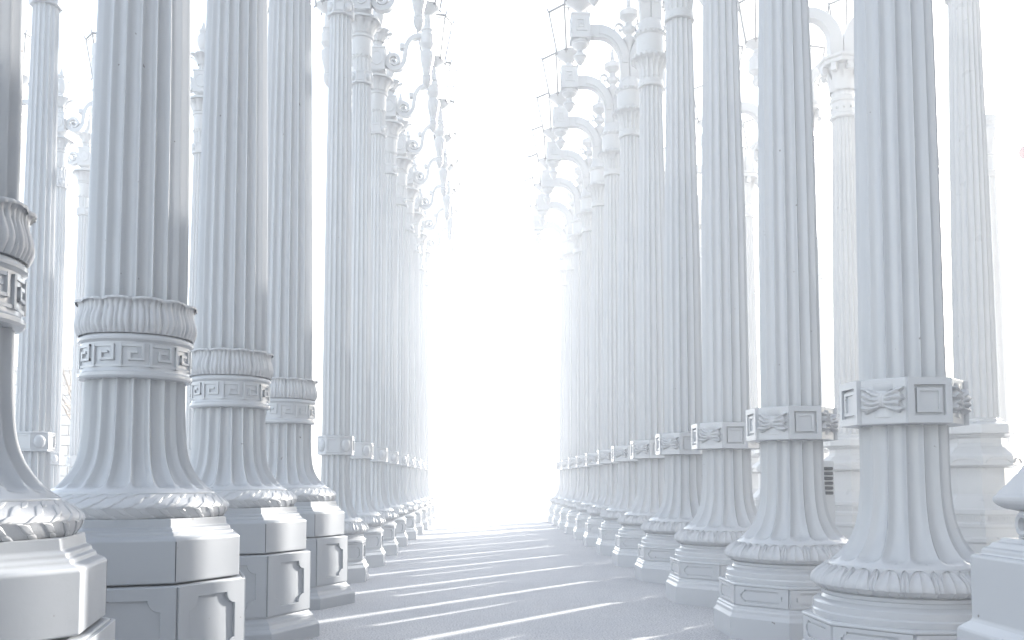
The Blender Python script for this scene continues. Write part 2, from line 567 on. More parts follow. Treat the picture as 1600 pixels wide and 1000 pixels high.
def lamp_R(near):
    r_ = root('lamp_post')
    K0 = pi / 8
    # octagonal foot
    pl = MB().lathe([(0.545, -0.03), (0.559, 0.0), (0.559, 0.145), (0.553, 0.152), (0.540, 0.170), (0.538, 0.190), (0.528, 0.200), (0.528, 0.212), (0.508, 0.224), (0.506, 0.352), (0.522, 0.352), (0.522, 0.366), (0.505, 0.372), (0.40, 0.374)], 8, K0)
    base = obj('base', pl.mesh('base', PAINT, 0.004), r_)
    ap = 0.506 * cos(K0)
    pf = frame_plate(0.383, 0.124, 0.30, 0.082, 0.012, 'step', 0.028).mesh('panel_frame', PAINT, 0.0015)
    ins = MB().box(-0.142, 0.142, -0.006, 0.002, -0.032, 0.032).mesh('panel', PAINT, 0.003)
    for a in oct_faces():
        obj('panel_frame', pf, base, (ap * cos(a), ap * sin(a), 0.288), a + pi / 2)
        obj('panel', ins, base, (ap * cos(a), ap * sin(a), 0.288), a + pi / 2)
    dr = MB().lathe([(0.44, 0.365), (0.468, 0.372), (0.470, 0.400), (0.463, 0.408), (0.463, 0.440), (0.452, 0.452), (0.425, 0.462), (0.415, 0.478), (0.422, 0.485), (0.424, 0.500), (0.415, 0.506), (0.41, 0.512)], 96)
    obj('drum', dr.mesh('drum', PAINT), r_)
    build_leaf_ring(r_, TOR_R, 'leaf_ring', 20, radians(8.4), 0.0125, near, CARVED)
    obj('fluted_foot', MB().lathe(zfill(FL_R, 0.012), 192, 0, flute(16, 0.036, 0.86, 0.362)).mesh('fluted_foot', PAINT), r_)
    # collar
    co = MB().lathe([(0.20, 1.340), (0.286, 1.343), (0.290, 1.347), (0.290, 1.568), (0.286, 1.572), (0.21, 1.580)], 8, K0)
    cm = obj('collar', co.mesh('collar', PAINT, 0.003), r_)
    apc = 0.290 * cos(K0)
    pfm = frame_plate(0.2225, 0.226, 0.155, 0.150, 0.022, 'round', 0.002).mesh('panel_frame', PAINT, 0.002)
    inn = frame_plate(0.126, 0.122, 0.092, 0.088, 0.015, 'round', 0.002)
    inn.box(-0.047, 0.047, -0.005, 0.002, -0.045, 0.045)
    inm = inn.mesh('panel', PAINT, 0.0015)
    bw = bow_mb().mesh('ribbon_bow', CARVED, 0, 50)
    bk = MB()
    rows = []
    for z, e in ((1.375, 0.0), (1.378, 0.016), (1.50, 0.016), (1.51, 0.012), (1.52, 0.018), (1.548, 0.018), (1.552, 0.0)):
        rows.append([(0.236 + e + 0.018 * (1 - (y / 0.075) ** 2), y, z) for y in [(-0.075 + 0.15 * i / 10) for i in range(11)]])
    bk.grid(rows)
    bk = bk.move(lambda x, y, z: (x + 0.004, y, z)).mesh('bow_backing', PAINT)
    for k, a in enumerate(oct_faces()):
        p = (apc * cos(a), apc * sin(a), 1.4575)
        if k % 2 == 0:
            obj('panel_frame', pfm, cm, p, a + pi / 2)
            obj('panel', inm, cm, p, a + pi / 2)
        else:
            obj('ribbon_bow', bw, cm, (0.262 * cos(a), 0.262 * sin(a), 1.462), a)
            obj('bow_backing', bk, cm, (0, 0, 0), a)
    # shaft
    sp = spl([(0.208, 1.56), (0.2075, 1.9), (0.2035, 2.6), (0.196, 3.5), (0.177, 4.5), (0.160, 5.4), (0.1465, 6.2)], 5)
    obj('shaft', MB().lathe(sp, 192, 0, flute(16, 0.036, 0.86)).mesh('shaft', PAINT), r_)
    cp = MB().lathe([(0.147, 6.18), (0.165, 6.19), (0.168, 6.215), (0.160, 6.225), (0.160, 6.28), (0.150, 6.285)], 48)
    obj('neck_ring', cp.mesh('neck_ring', PAINT_FAR), r_)
    bell = MB().lathe(zfill(spl([(0.152, 6.275), (0.155, 6.36), (0.165, 6.44), (0.19, 6.50), (0.225, 6.535)], 4), 0.02), 128, 0, flute(16, 0.022, 0.8))
    obj('fluted_bell', bell.mesh('fluted_bell', PAINT_FAR), r_)
    cb = MB().lathe([(0.2, 6.53), (0.235, 6.54), (0.25, 6.555), (0.25, 6.59), (0.225, 6.605), (0.195, 6.615), (0.185, 6.63), (0.182, 6.86), (0.20, 6.875), (0.20, 6.92), (0.185, 6.93), (0.155, 7.03), (0.14, 7.08)], 48)
    beads(0.245, 6.565, 22, 0.026, cb); beads(0.2, 6.90, 18, 0.024, cb)
    obj('capital', cb.mesh('capital', PAINT_FAR), r_)
    for s in (-1, 1): arm_R(r_, s, LR)
    fi = MB().lathe([(0.06, 7.40), (0.05, 7.45), (0.04, 7.5), (0.06, 7.62), (0.095, 7.68), (0.10, 7.72), (0.055, 7.74), (0.05, 7.78), (0.09, 7.82), (0.10, 7.88), (0.06, 7.93), (0.055, 7.97), (0.10, 8.02), (0.14, 8.05), (0.145, 8.13), (0.09, 8.16), (0.04, 8.20), (0.03, 8.28), (0.035, 8.32), (0.003, 8.42)], 20)
    for s in (-1, 1):
        pts = [(0.05 * s, 7.42), (0.10 * s, 7.55), (0.16 * s, 7.70), (0.205 * s, 7.80), (0.215 * s, 7.87), (0.19 * s, 7.93), (0.14 * s, 7.95), (0.10 * s, 7.92), (0.095 * s, 7.87), (0.125 * s, 7.84), (0.15 * s, 7.86)]
        fi.ribbon(spl(pts, 3), 0.022, -0.03, 0.03)
    obj('finial', fi.mesh('finial', PAINT_FAR), r_)
    return r_

# ------------------------------------------------------------------ column with the meander collar and leaf crown
def column_G():
    r_ = root('lamp_column'); K0 = pi / 8
    lo = MB().lathe([(0.63, -0.03), (0.648, 0.0), (0.648, 0.088), (0.640, 0.098), (0.620, 0.112), (0.606, 0.135), (0.602, 0.152), (0.585, 0.162), (0.570, 0.175), (0.566, 0.575), (0.56, 0.582), (0.48, 0.584)], 8, K0)
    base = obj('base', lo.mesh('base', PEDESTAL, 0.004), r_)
    ap = 0.568 * cos(K0)
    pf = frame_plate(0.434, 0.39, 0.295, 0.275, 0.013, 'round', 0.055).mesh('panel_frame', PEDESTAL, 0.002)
    for a in oct_faces():
        obj('panel_frame', pf, base, (ap * cos(a), ap * sin(a), 0.383), a + pi / 2)
    up = MB().lathe([(0.535, 0.590), (0.548, 0.594), (0.548, 0.786), (0.540, 0.796), (0.515, 0.806), (0.512, 0.818), (0.500, 0.824), (0.497, 0.838), (0.480, 0.846), (0.474, 0.884), (0.40, 0.886)], 8, K0)
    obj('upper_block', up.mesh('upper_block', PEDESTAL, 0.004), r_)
    sm_ = MB().box(-0.0022, 0.0022, -0.0022, 0.0022, 0.60, 0.782).mesh('seam', DARKM, 0, 0)
    ub = r_.children[-1]
    for k in (0, 3, 6):
        a = K0 + k * pi / 4
        obj('seam', sm_, ub, (0.5455 * cos(a), 0.5455 * sin(a), 0), a)
    TOR_G = spl([(0.415, 0.872), (0.432, 0.884), (0.448, 0.905), (0.458, 0.930), (0.460, 0.938), (0.452, 0.955), (0.425, 0.978), (0.402, 0.992), (0.392, 0.998)], 3)
    ring = obj('wreath', MB().lathe(TOR_G, 64).mesh('wreath', CARVED), r_)
    up, dn = TOR_G[10:], TOR_G[:13]
    kinds = [(laurel_on(up, radians(4.4), 0.03, 0.36, 0.0055, 1), 32, 0.0), (laurel_on(up, radians(4.4), 0.33, 0.66, 0.0055, 1), 32, 0.5), (laurel_on(up, radians(4.0), 0.62, 0.92, 0.005, 1), 32, 0.2),
             (laurel_on(dn, radians(4.4), 0.10, 0.46, 0.005, -1), 32, 0.25), (laurel_on(dn, radians(4.4), 0.45, 0.82, 0.0055, -1), 32, 0.75)]
    for mb, n, off in kinds:
        me = mb.mesh('leaf', CARVED, 0, 60)
        for k in range(n):
            obj('leaf', me, ring, (0, 0, 0), 2 * pi * (k + off) / n)
    FG = spl([(0.392, 0.996), (0.390, 1.005), (0.372, 1.018), (0.335, 1.05), (0.302, 1.092), (0.275, 1.14), (0.257, 1.20), (0.247, 1.28), (0.241, 1.40), (0.239, 1.57)], 4)
    obj('fluted_foot', MB().lathe(zfill(FG, 0.012), 240, 0, flute(20, 0.032, 0.84, 0.366)).mesh('fluted_foot', PAINT), r_)
    co = MB().lathe([(0.240, 1.556), (0.262, 1.560), (0.270, 1.570), (0.270, 1.585), (0.260, 1.592), (0.2575, 1.598), (0.2575, 1.732), (0.262, 1.738), (0.272, 1.744), (0.274, 1.755), (0.268, 1.766), (0.258, 1.772), (0.25, 1.778), (0.248, 1.90), (0.243, 1.91)], 72)
    cm = obj('collar', co.mesh('collar', PAINT), r_)
    ku = key_unit(0.118, 0.098, 0.0135, 0.0115, 0.2575).mesh('meander', PAINT, 0.0012, 30, 1)
    for k in range(12):
        obj('meander', ku, cm, (0, 0, 1.665), 2 * pi * k / 12)
    # leaf crown: fluted tongues that curl out at the top
    prof = spl([(0.262, 1.775), (0.274, 1.800), (0.279, 1.830), (0.272, 1.865), (0.263, 1.895), (0.262, 1.920), (0.267, 1.940), (0.275, 1.949), (0.281, 1.944), (0.279, 1.934)], 2)
    rows = []
    nu = 28
    for i, (r, z) in enumerate(prof):
        v = i / (len(prof) - 1)
        row = []
        for j in range(nu + 1):
            s = j / nu * 2 - 1
            a = s * radians(15.3)
            g = 0.012 * abs(cos(s * pi * 2.5 + 0.55 * sin(v * 5.5) * (1 if s > 0 else -1))) ** 0.7 * (1 - 0.6 * v * v)
            curl = 0.008 * (1 - s * s) * max(0, v - 0.55) / 0.45
            e = 0.010 * s ** 6
            row.append(((r + g - e + curl) * cos(a), (r + g - e + curl) * sin(a), z + curl * 0.55 - 0.012 * s * s * max(0, v - 0.5)))
        rows.append(row)
    cl = MB().grid(rows).mesh('crown_leaf', CARVED, 0, 60)
    for k in range(12):
        obj('crown_leaf', cl, cm, (0, 0, 0), 2 * pi * (k + 0.4) / 12)
    sp = spl([(0.240, 1.86), (0.2385, 2.3), (0.232, 3.0), (0.222, 3.6), (0.205, 4.6), (0.185, 5.6), (0.165, 6.6)], 5)
    obj('shaft', MB().lathe(sp, 240, 0, flute(20, 0.032, 0.84)).mesh('shaft', PAINT), r_)
    cp = MB().lathe([(0.165, 6.55), (0.20, 6.57), (0.20, 6.66), (0.18, 6.68), (0.18, 6.85), (0.23, 6.98), (0.31, 7.06), (0.31, 7.14), (0.2, 7.17), (0.12, 7.3), (0.10, 7.6), (0.14, 7.66), (0.10, 7.72)], 40)
    obj('capital', cp.mesh('capital', PAINT_FAR), r_)
    add_lantern(r_, LR, (0, 0, 7.70))
    return r_

# ------------------------------------------------------------------ slender lamp post with boss collar and scroll arms
def arm_C(r_, s, lan):
    cx, cz = 0.245, 7.315
    pts = []
    N = 30
    for k in range(N + 1):
        u = k / N
        th = -pi / 2 - (1 - u) * 2 * pi * 1.6
        rr = 0.018 + 0.102 * u
        pts.append((cx + rr * cos(th), cz + rr * sin(th)))
    tail = spl([pts[-1], (0.335, 7.215), (0.395, 7.30), (0.415, 7.42), (0.435, 7.54), (0.49, 7.645), (0.575, 7.695), (0.665, 7.695)], 4)[1:]
    pts += tail
    th = [0.018 + 0.052 * min(1, k / N) for k in range(len(pts))]
    mb = MB().ribbon([(s * x, z) for x, z in pts], th, -0.05, 0.05)
    arm_in = MB().lathe(sphere_prof(0.03, 7.315, 6), 10, 0, None, s * cx, 0)
    mb.add(arm_in.v, arm_in.f)
    bx = MB().box(min(s * 0.33, s * 0.40), max(s * 0.33, s * 0.40), -0.056, 0.056, 7.50, 7.575)
    mb.add(bx.v, bx.f)
    arm = obj('arm', mb.mesh('arm', PAINT_FAR, 0.004), r_)
    x = s * 0.735
    ba = MB().lathe([(0.003, 6.905), (0.03, 6.93), (0.06, 6.98), (0.07, 7.03), (0.07, 7.06), (0.062, 7.075), (0.066, 7.085), (0.066, 7.10), (0.056, 7.115), (0.062, 7.18), (0.085, 7.27), (0.104, 7.36), (0.108, 7.43), (0.10, 7.455), (0.072, 7.465), (0.066, 7.49), (0.085, 7.53),
                     (0.105, 7.56), (0.112, 7.575), (0.112, 7.595), (0.10, 7.60), (0.104, 7.69), (0.108, 7.70), (0.108, 7.715), (0.088, 7.725), (0.08, 7.77), (0.095, 7.785), (0.095, 7.80), (0.07, 7.815), (0.06, 7.90), (0.055, 7.95)], 22)
    obj('baluster', ba.mesh('baluster', PAINT_FAR), arm, (x, 0, 0))
    add_lantern(r_, lan, (x, 0, 7.94))

def leaf_crown(r0, r1, z0, z1, n, mb):
    for k in range(n):
        a = 2 * pi * k / n
        rows = []
        for i in range(5):
            v = i / 4
            r = r0 + (r1 - r0) * v ** 1.8 + 0.008
            z = z0 + (z1 - z0) * (v if v < 0.9 else 0.86)
            w = pi / n * (1.0 if v < 0.7 else 0.75)
            rows.append([((r + 0.012 * (1 - q * q)) * cos(a + w * q), (r + 0.012 * (1 - q * q)) * sin(a + w * q), z) for q in (-1, -0.4, 0.4, 1)])
        mb.grid(rows)

def lamp_C(near):
    r_ = root('scroll_lamp'); K0 = pi / 8
    pl = MB().lathe([(0.365, -0.03), (0.377, 0.0), (0.377, 0.150), (0.370, 0.160), (0.355, 0.180), (0.353, 0.195), (0.342, 0.205), (0.332, 0.222), (0.330, 0.398), (0.343, 0.400), (0.343, 0.416), (0.32, 0.424), (0.27, 0.426)], 8, K0)
    base = obj('base', pl.mesh('base', PAINT, 0.004), r_)
    ap = 0.331 * cos(K0)
    pf = frame_plate(0.250, 0.170, 0.178, 0.112, 0.010, 'step', 0.018).mesh('panel_frame', PAINT, 0.0015)
    for a in oct_faces():
        obj('panel_frame', pf, base, (ap * cos(a), ap * sin(a), 0.311), a + pi / 2)
    dr = MB().lathe([(0.32, 0.415), (0.335, 0.422), (0.335, 0.440), (0.315, 0.452), (0.30, 0.475), (0.305, 0.482), (0.308, 0.498), (0.30, 0.508), (0.29, 0.514)], 64)
    obj('drum', dr.mesh('drum', PAINT), r_)
    k_ = 0.755
    build_leaf_ring(r_, [(r * k_, z) for r, z in TOR_R], 'leaf_ring', 18, radians(9.3), 0.010, near, CARVED)
    FC = [(r * k_ if z < 0.66 else r * (k_ - 0.03 * min(1, (z - 0.66) / 0.2)), z) for r, z in FL_R]
    obj('fluted_foot', MB().lathe(zfill(FC, 0.015), 160, 0, flute(16, 0.032, 0.84, 0.270)).mesh('fluted_foot', PAINT), r_)
    def collar(z0, z1, K, name):
        co = MB().lathe([(K - 0.022, z0), (K, z0 + 0.004), (K, z0 + 0.02), (K - 0.006, z0 + 0.026), (K - 0.006, z1 - 0.026), (K, z1 - 0.02), (K, z1 - 0.004), (K - 0.03, z1)], 8, K0)
        cm = obj(name, co.mesh(name, PAINT, 0.003), r_)
        a_ = (K - 0.006) * cos(K0); h = z1 - z0 - 0.055; w = 2 * K * sin(K0) * 0.94
        pm = frame_plate(w, h, w * 0.72, h * 0.74, 0.008, 'round', 0.002).mesh('panel_frame', PAINT, 0.0012)
        bo = MB(); rows = []
        for i in range(6):
            q = radians(90 * i / 5)
            rows.append([(0.034 * sin(q) - 0.002, w * 0.40 * cos(q) * cos(p), h * 0.46 * cos(q) * sin(p)) for p in [2 * pi * j / 16 for j in range(16)]])
        bo.grid(rows, True)
        bm_ = bo.mesh('boss', PAINT, 0, 60)
        for k, a in enumerate(oct_faces()):
            p = (a_ * cos(a), a_ * sin(a), (z0 + z1) / 2)
            if k % 2 == 0: obj('panel_frame', pm, cm, p, a + pi / 2)
            else: obj('boss', bm_, cm, p, a)
        return cm
    collar(1.335, 1.545, 0.200, 'collar')
    sp = spl([(0.152, 1.5), (0.151, 1.9), (0.149, 2.6), (0.145, 3.5), (0.138, 4.5), (0.128, 5.4), (0.118, 6.2)], 4)
    obj('shaft', MB().lathe(sp, 128, 0, flute(16, 0.030, 0.86)).mesh('shaft', PAINT), r_)
    collar(6.165, 6.335, 0.152, 'upper_collar')
    cp = MB().lathe(zfill([(0.122, 6.3), (0.120, 6.53)], 0.05), 96, 0, flute(16, 0.018, 0.8))
    obj('fluted_neck', cp.mesh('fluted_neck', PAINT_FAR), r_)
    cb = MB().lathe([(0.12, 6.51), (0.128, 6.53), (0.130, 6.77), (0.150, 6.785), (0.152, 6.815), (0.132, 6.83), (0.14, 6.90), (0.165, 6.965), (0.20, 6.995), (0.235, 7.0), (0.235, 7.03), (0.16, 7.045), (0.105, 7.06), (0.112, 7.075), (0.112, 7.09), (0.09, 7.10), (0.125, 7.13), (0.13, 7.15)], 48)
    beads(0.128, 6.535, 16, 0.015, cb)
    leaf_crown(0.130, 0.235, 6.83, 7.0, 12, cb)
    obj('capital', cb.mesh('capital', PAINT_FAR), r_)
    bx = MB().box(-0.115, 0.115, -0.115, 0.115, 7.155, 7.48)
    bx.box(-0.125, 0.125, -0.125, 0.125, 7.14, 7.165).box(-0.125, 0.125, -0.125, 0.125, 7.47, 7.495)
    rows = []
    for rr, dp in ((0.092, -0.001), (0.092, 0.012), (0.080, 0.012), (0.076, 0.004), (0.03, 0.008), (0.004, 0.012)):
        rows.append([(rr * cos(p), -0.115 - dp, 7.318 + 1.2 * rr * sin(p)) for p in [2 * pi * j / 20 for j in range(20)]])
    for q in range(4):
        ca, sa = cos(q * pi / 2), sin(q * pi / 2)
        bx.grid([[(x * ca - y * sa, x * sa + y * ca, z) for x, y, z in row] for row in rows], True)
    obj('boss_block', bx.mesh('boss_block', PAINT_FAR, 0.003), r_)
    fi = MB().lathe(zfill([(0.085, 7.49), (0.075, 7.51), (0.07, 7.64)], 0.05), 64, 0, flute(12, 0.02, 0.8))
    fi.lathe([(0.07, 7.63), (0.08, 7.66), (0.12, 7.72), (0.15, 7.75), (0.15, 7.77), (0.07, 7.79), (0.06, 7.85), (0.085, 7.9), (0.105, 7.98), (0.10, 8.06), (0.06, 8.12), (0.08, 8.16), (0.05, 8.2), (0.003, 8.34)], 24)
    leaf_crown(0.07, 0.20, 7.60, 7.76, 8, fi)
    obj('finial', fi.mesh('finial', PAINT_FAR), r_)
    for s in (-1, 1): arm_C(r_, s, LC)
    return r_

# ------------------------------------------------------------------ lamp post on a stacked octagonal pedestal
def lamp_Q():
    r_ = root('pedestal_lamp'); K0 = pi / 8
    lo = MB().lathe([(0.56, -0.02), (0.58, 0.0), (0.58, 0.16), (0.55, 0.18), (0.535, 0.22), (0.50, 0.24), (0.495, 0.40), (0.515, 0.42), (0.515, 0.455), (0.49, 0.47), (0.485, 0.56), (0.495, 0.58), (0.495, 0.61), (0.475, 0.625), (0.470, 0.70), (0.48, 0.71), (0.48, 0.755), (0.455, 0.77)], 8, K0)
    base = obj('base', lo.mesh('base', PAINT_FAR, 0.004), r_)
    ku = key_unit(0.06, 0.045, 0.008, 0.006, 3.0)
    kb = MB()
    for i in range(4):
        kb.add([(x - 3.0, y + (i - 1.5) * 0.075, z) for x, y, z in ku.v], ku.f)
    kb = kb.mesh('meander_band', PAINT_FAR)
    for a in oct_faces():
        ap = 0.472 * cos(K0)
        obj('meander_band', kb, base, (ap * cos(a), ap * sin(a), 0.665), a)
    bo = MB().lathe([(0.455, 0.765), (0.42, 0.80), (0.36, 0.87), (0.335, 0.90), (0.325, 0.92), (0.320, 1.20), (0.345, 1.215)], 8, K0)
    obj('body', bo.mesh('body', PAINT_FAR, 0.003), r_)
    cap = MB().lathe([(0.33, 1.205), (0.425, 1.225), (0.43, 1.24), (0.43, 1.325), (0.42, 1.345), (0.37, 1.385), (0.335, 1.42)], 8, K0)
    cm = obj('cap_slab', cap.mesh('cap_slab', PAINT_FAR, 0.004), r_)
    ar = MB()
    rows = []
    for dz, dp in ((0.0, -0.004), (0.0, 0.012), (0.014, 0.012), (0.016, -0.004)):
        rows.append([(dp, 0.135 * cos(q), -0.025 + (0.062 - dz) * sin(q)) for q in [pi * j / 12 for j in range(13)]])
    ar.grid(rows)
    ar = ar.mesh('carved_arch', CARVED)
    for a in oct_faces():
        ap = 0.43 * cos(K0)
        obj('carved_arch', ar, cm, (ap * cos(a), ap * sin(a), 1.275), a)
    nk = MB().lathe([(0.34, 1.40), (0.31, 1.43), (0.295, 1.47), (0.295, 1.52), (0.33, 1.545), (0.34, 1.56)], 8, K0)
    obj('neck', nk.mesh('neck', PAINT_FAR, 0.003), r_)
    sl = MB().lathe([(0.33, 1.555), (0.385, 1.568), (0.39, 1.58), (0.39, 1.655), (0.38, 1.672), (0.30, 1.695), (0.255, 1.705), (0.25, 1.73), (0.225, 1.745)], 8, K0)
    obj('shaft_slab', sl.mesh('shaft_slab', PAINT_FAR, 0.004), r_)
    sp = spl([(0.222, 1.72), (0.219, 2.2), (0.209, 3.4), (0.194, 4.6), (0.178, 5.6), (0.163, 6.52)], 4)
    obj('shaft', MB().lathe(sp, 140, 0, flute(20, 0.02, 0.8)).mesh('shaft', PAINT_FAR), r_)
    nb = MB().lathe([(0.165, 6.50), (0.195, 6.52), (0.195, 6.56), (0.175, 6.58), (0.172, 6.75), (0.195, 6.77), (0.195, 6.81), (0.17, 6.83), (0.175, 6.95), (0.19, 7.10), (0.22, 7.24), (0.26, 7.30)], 40)
    beads(0.178, 6.66, 10, 0.022, nb)
    leaf_crown(0.18, 0.25, 6.92, 7.24, 8, nb)
    obj('capital', nb.mesh('capital', PAINT_FAR), r_)
    ab = MB().lathe([(0.24, 7.28), (0.33, 7.31), (0.335, 7.36), (0.365, 7.38), (0.37, 7.42), (0.30, 7.44), (0.20, 7.46)], 8, K0)
    for k in range(8):
        a = k * pi / 4
        cb = MB().box(0.24, 0.32, -0.04, 0.04, 7.18, 7.30)
        ab.add([(x * cos(a) - y * sin(a), x * sin(a) + y * cos(a), z) for x, y, z in cb.v], cb.f)
    obj('abacus', ab.mesh('abacus', PAINT_FAR, 0.004), r_)
    for s in (-1, 1):
        pts = [(0.105 * s, 7.42), (0.105 * s, 7.6)] + [(s * (0.50 - 0.395 * cos(k / 10 * pi / 2)), 7.70 + 0.44 * sin(k / 10 * pi / 2)) for k in range(11)] + [(s * 0.75, 8.14)]
        th = [0.20, 0.20] + [0.20 - 0.003 * k for k in range(11)] + [0.16]
        mb = MB().ribbon(pts, th, -0.08, 0.08)
        arm = obj('arm', mb.mesh('arm', PAINT_FAR, 0.008), r_)
        pd = MB().lathe([(0.003, 7.76), (0.05, 7.80), (0.075, 7.86), (0.06, 7.93), (0.05, 7.96), (0.09, 8.0), (0.13, 8.04), (0.13, 8.26), (0.10, 8.30), (0.07, 8.34)], 20)
        obj('pendant', pd.mesh('pendant', PAINT_FAR), arm, (s * 0.78, 0, 0))
        add_lantern(r_, LC, (s * 0.78, 0, 8.34))
    return r_

# ------------------------------------------------------------------ slim lamp post with a bell capital
def lamp_T():
    r_ = root('slim_lamp'); K0 = pi / 8
    lo = MB().lathe([(0.34, -0.02), (0.35, 0.0), (0.35, 0.14), (0.32, 0.18), (0.30, 0.20), (0.29, 0.52), (0.31, 0.55), (0.27, 0.58), (0.2, 0.62)], 8, K0)
    obj('base', lo.mesh('base', PAINT_FAR, 0.004), r_)
    sp = zfill(spl([(0.22, 0.60), (0.17, 0.70), (0.145, 0.85), (0.135, 1.1), (0.128, 2.0), (0.118, 3.5), (0.105, 5.0), (0.094, 6.15)], 3), 0.3)
    obj('shaft', MB().lathe(sp, 96, 0, flute(12, 0.022, 0.8, 0.2)).mesh('shaft', PAINT_FAR), r_)
    cp = MB().lathe([(0.094, 6.12), (0.106, 6.14), (0.108, 6.22), (0.096, 6.24), (0.094, 6.46), (0.104, 6.475), (0.104, 6.50), (0.094, 6.515), (0.095, 6.62), (0.102, 6.74), (0.116, 6.84), (0.124, 6.89), (0.118, 6.93), (0.112, 6.94), (0.112, 6.99), (0.120, 7.01), (0.123, 7.06), (0.116, 7.09), (0.118, 7.11), (0.118, 7.135), (0.09, 7.15)], 36)
    obj('capital', cp.mesh('capital', PAINT_FAR), r_)
    return r_

# ------------------------------------------------------------------ square pedestal with a dish and shaft
def lamp_P():
    r_ = root('square_pedestal_lamp'); K0 = pi / 4; q = sqrt(2)
    pl = MB().lathe([(0.455 * q, -0.02), (0.47 * q, 0.0), (0.47 * q, 0.16), (0.432 * q, 0.20), (0.426 * q, 0.24), (0.426 * q, 0.515), (0.420 * q, 0.524), (0.394 * q, 0.548), (0.388 * q, 0.560), (0.388 * q, 0.785), (0.380 * q, 0.793), (0.362 * q, 0.795), (0.360 * q, 0.815), (0.345 * q, 0.822), (0.335 * q, 0.838), (0.318 * q, 0.842), (0.312 * q, 0.856), (0.28 * q, 0.858)], 4, K0)
    obj('base', pl.mesh('base', PAINT, 0.007, 32, 3), r_)
    nk = MB().lathe([(0.285 * q, 0.850), (0.272 * q, 0.862), (0.270 * q, 0.955), (0.30 * q, 0.965)], 4, K0)
    n_ = obj('neck', nk.mesh('neck', CARVED, 0.006), r_)
    ro = MB(); rows = []
    for rr, dp in ((0.046, 0.0), (0.046, 0.024), (0.036, 0.030), (0.024, 0.026), (0.018, 0.004), (0.004, 0.001)):
        rows.append([(dp, rr * cos(p), rr * sin(p)) for p in [2 * pi * j / 18 for j in range(18)]])
    ro.grid(rows, True)
    ro = ro.mesh('rosette', CARVED, 0, 50)
    for k in range(4):
        a = k * pi / 2
        for s in (-1, 1):
            off = 0.212 * s
            obj('rosette', ro, n_, (0.269 * cos(a) - off * sin(a), 0.269 * sin(a) + off * cos(a), 0.908), a)
    di = MB().lathe([(0.27 * q, 0.952), (0.305 * q, 0.962), (0.327 * q, 0.978), (0.331 * q, 0.990), (0.331 * q, 1.004), (0.322 * q, 1.010), (0.318 * q, 1.020), (0.30 * q, 1.045), (0.275 * q, 1.083), (0.24 * q, 1.15), (0.22 * q, 1.22), (0.2 * q, 1.24), (0.19 * q, 1.30)], 4, K0)
    obj('dish', di.mesh('dish', CARVED, 0.012, 32, 3), r_)
    sp = zfill(spl([(0.26, 1.28), (0.20, 1.40), (0.175, 1.6), (0.165, 2.5), (0.15, 4.5), (0.13, 6.0)], 3), 0.3)
    obj('shaft', MB().lathe(sp, 128, 0, flute(16, 0.022, 0.8, 0.21)).mesh('shaft', PAINT), r_)
    cp = MB().lathe([(0.13, 5.95), (0.17, 5.98), (0.17, 6.05), (0.14, 6.08), (0.15, 6.3), (0.24, 6.45), (0.24, 6.5), (0.1, 6.55)], 32)
    obj('capital', cp.mesh('capital', PAINT_FAR), r_)
    add_lantern(r_, LR, (0, 0, 6.53))
    return r_

# ------------------------------------------------------------------ ground
PITCH = 1.70
def row_y(n, off=1.70): return (n + off) * PITCH
g = MB(); g.add([(-90, -30, 0), (90, -30, 0), (90, 150, 0), (-90, 150, 0)], [(0, 1, 2, 3)])
tag(obj('ground', g.mesh('ground', CONCRETE, 0, 0)), 'pale speckled concrete floor crossed by thin strips of sunlight', kind='structure')

ORD = ['first', 'second', 'third', 'fourth', 'fifth', 'sixth', 'seventh', 'eighth', 'ninth', 'tenth', 'eleventh', 'twelfth', 'thirteenth']

# bow-collared row
XR = 2.186
protoR, protoRf = lamp_R(True), lamp_R(False)
usedR = set()
def place(proto, used, loc, rz=0.0):
    o = copy_tree(proto) if proto.name in used else proto
    used.add(proto.name)
    o.location = loc; o.rotation_euler = (0, 0, rz)
    return o
for n in range(1, 13):
    o = place(protoR if n <= 4 else protoRf, usedR, (XR, row_y(n), 0))
    tag(o, '%s fluted lamp post with bow-tied collar, counting from the square pedestal' % ORD[n - 1], 'lamp post', 'bow-collared lamp posts along the aisle')

P = lamp_P()
P.location = (XR, row_y(0), 0)
tag(P, 'square grey pedestal with rosettes and a dish, cut by the photo edge', 'lamp post')

# meander-collared columns and the slender posts that carry on their row
protoG = column_G(); usedG = set()
GL = ['white column cut by the photo edge, its sunlit leaf crown and meander collar in part',
      'big column with whole meander collar and leaf crown, next to the one cut off',
      'middle-sized meander-collared column, between the big one and the smallest one',
      'smallest of the meander-collared columns, beside the slender boss-collared posts']
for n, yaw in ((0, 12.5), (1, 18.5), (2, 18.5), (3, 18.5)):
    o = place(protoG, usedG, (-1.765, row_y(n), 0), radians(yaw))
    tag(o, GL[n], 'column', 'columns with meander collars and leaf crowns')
protoC, protoCf = lamp_C(True), lamp_C(False); usedC = set()
for n in range(4, 13):
    o = place(protoC if n <= 5 else protoCf, usedC, (-1.585 if n < 8 else -1.56, row_y(n), 0))
    tag(o, '%s slender scroll-armed lamp post along the aisle, counting from the meander-collared columns' % ORD[n - 4], 'lamp post', 'slender scroll-armed lamp posts along the aisle')

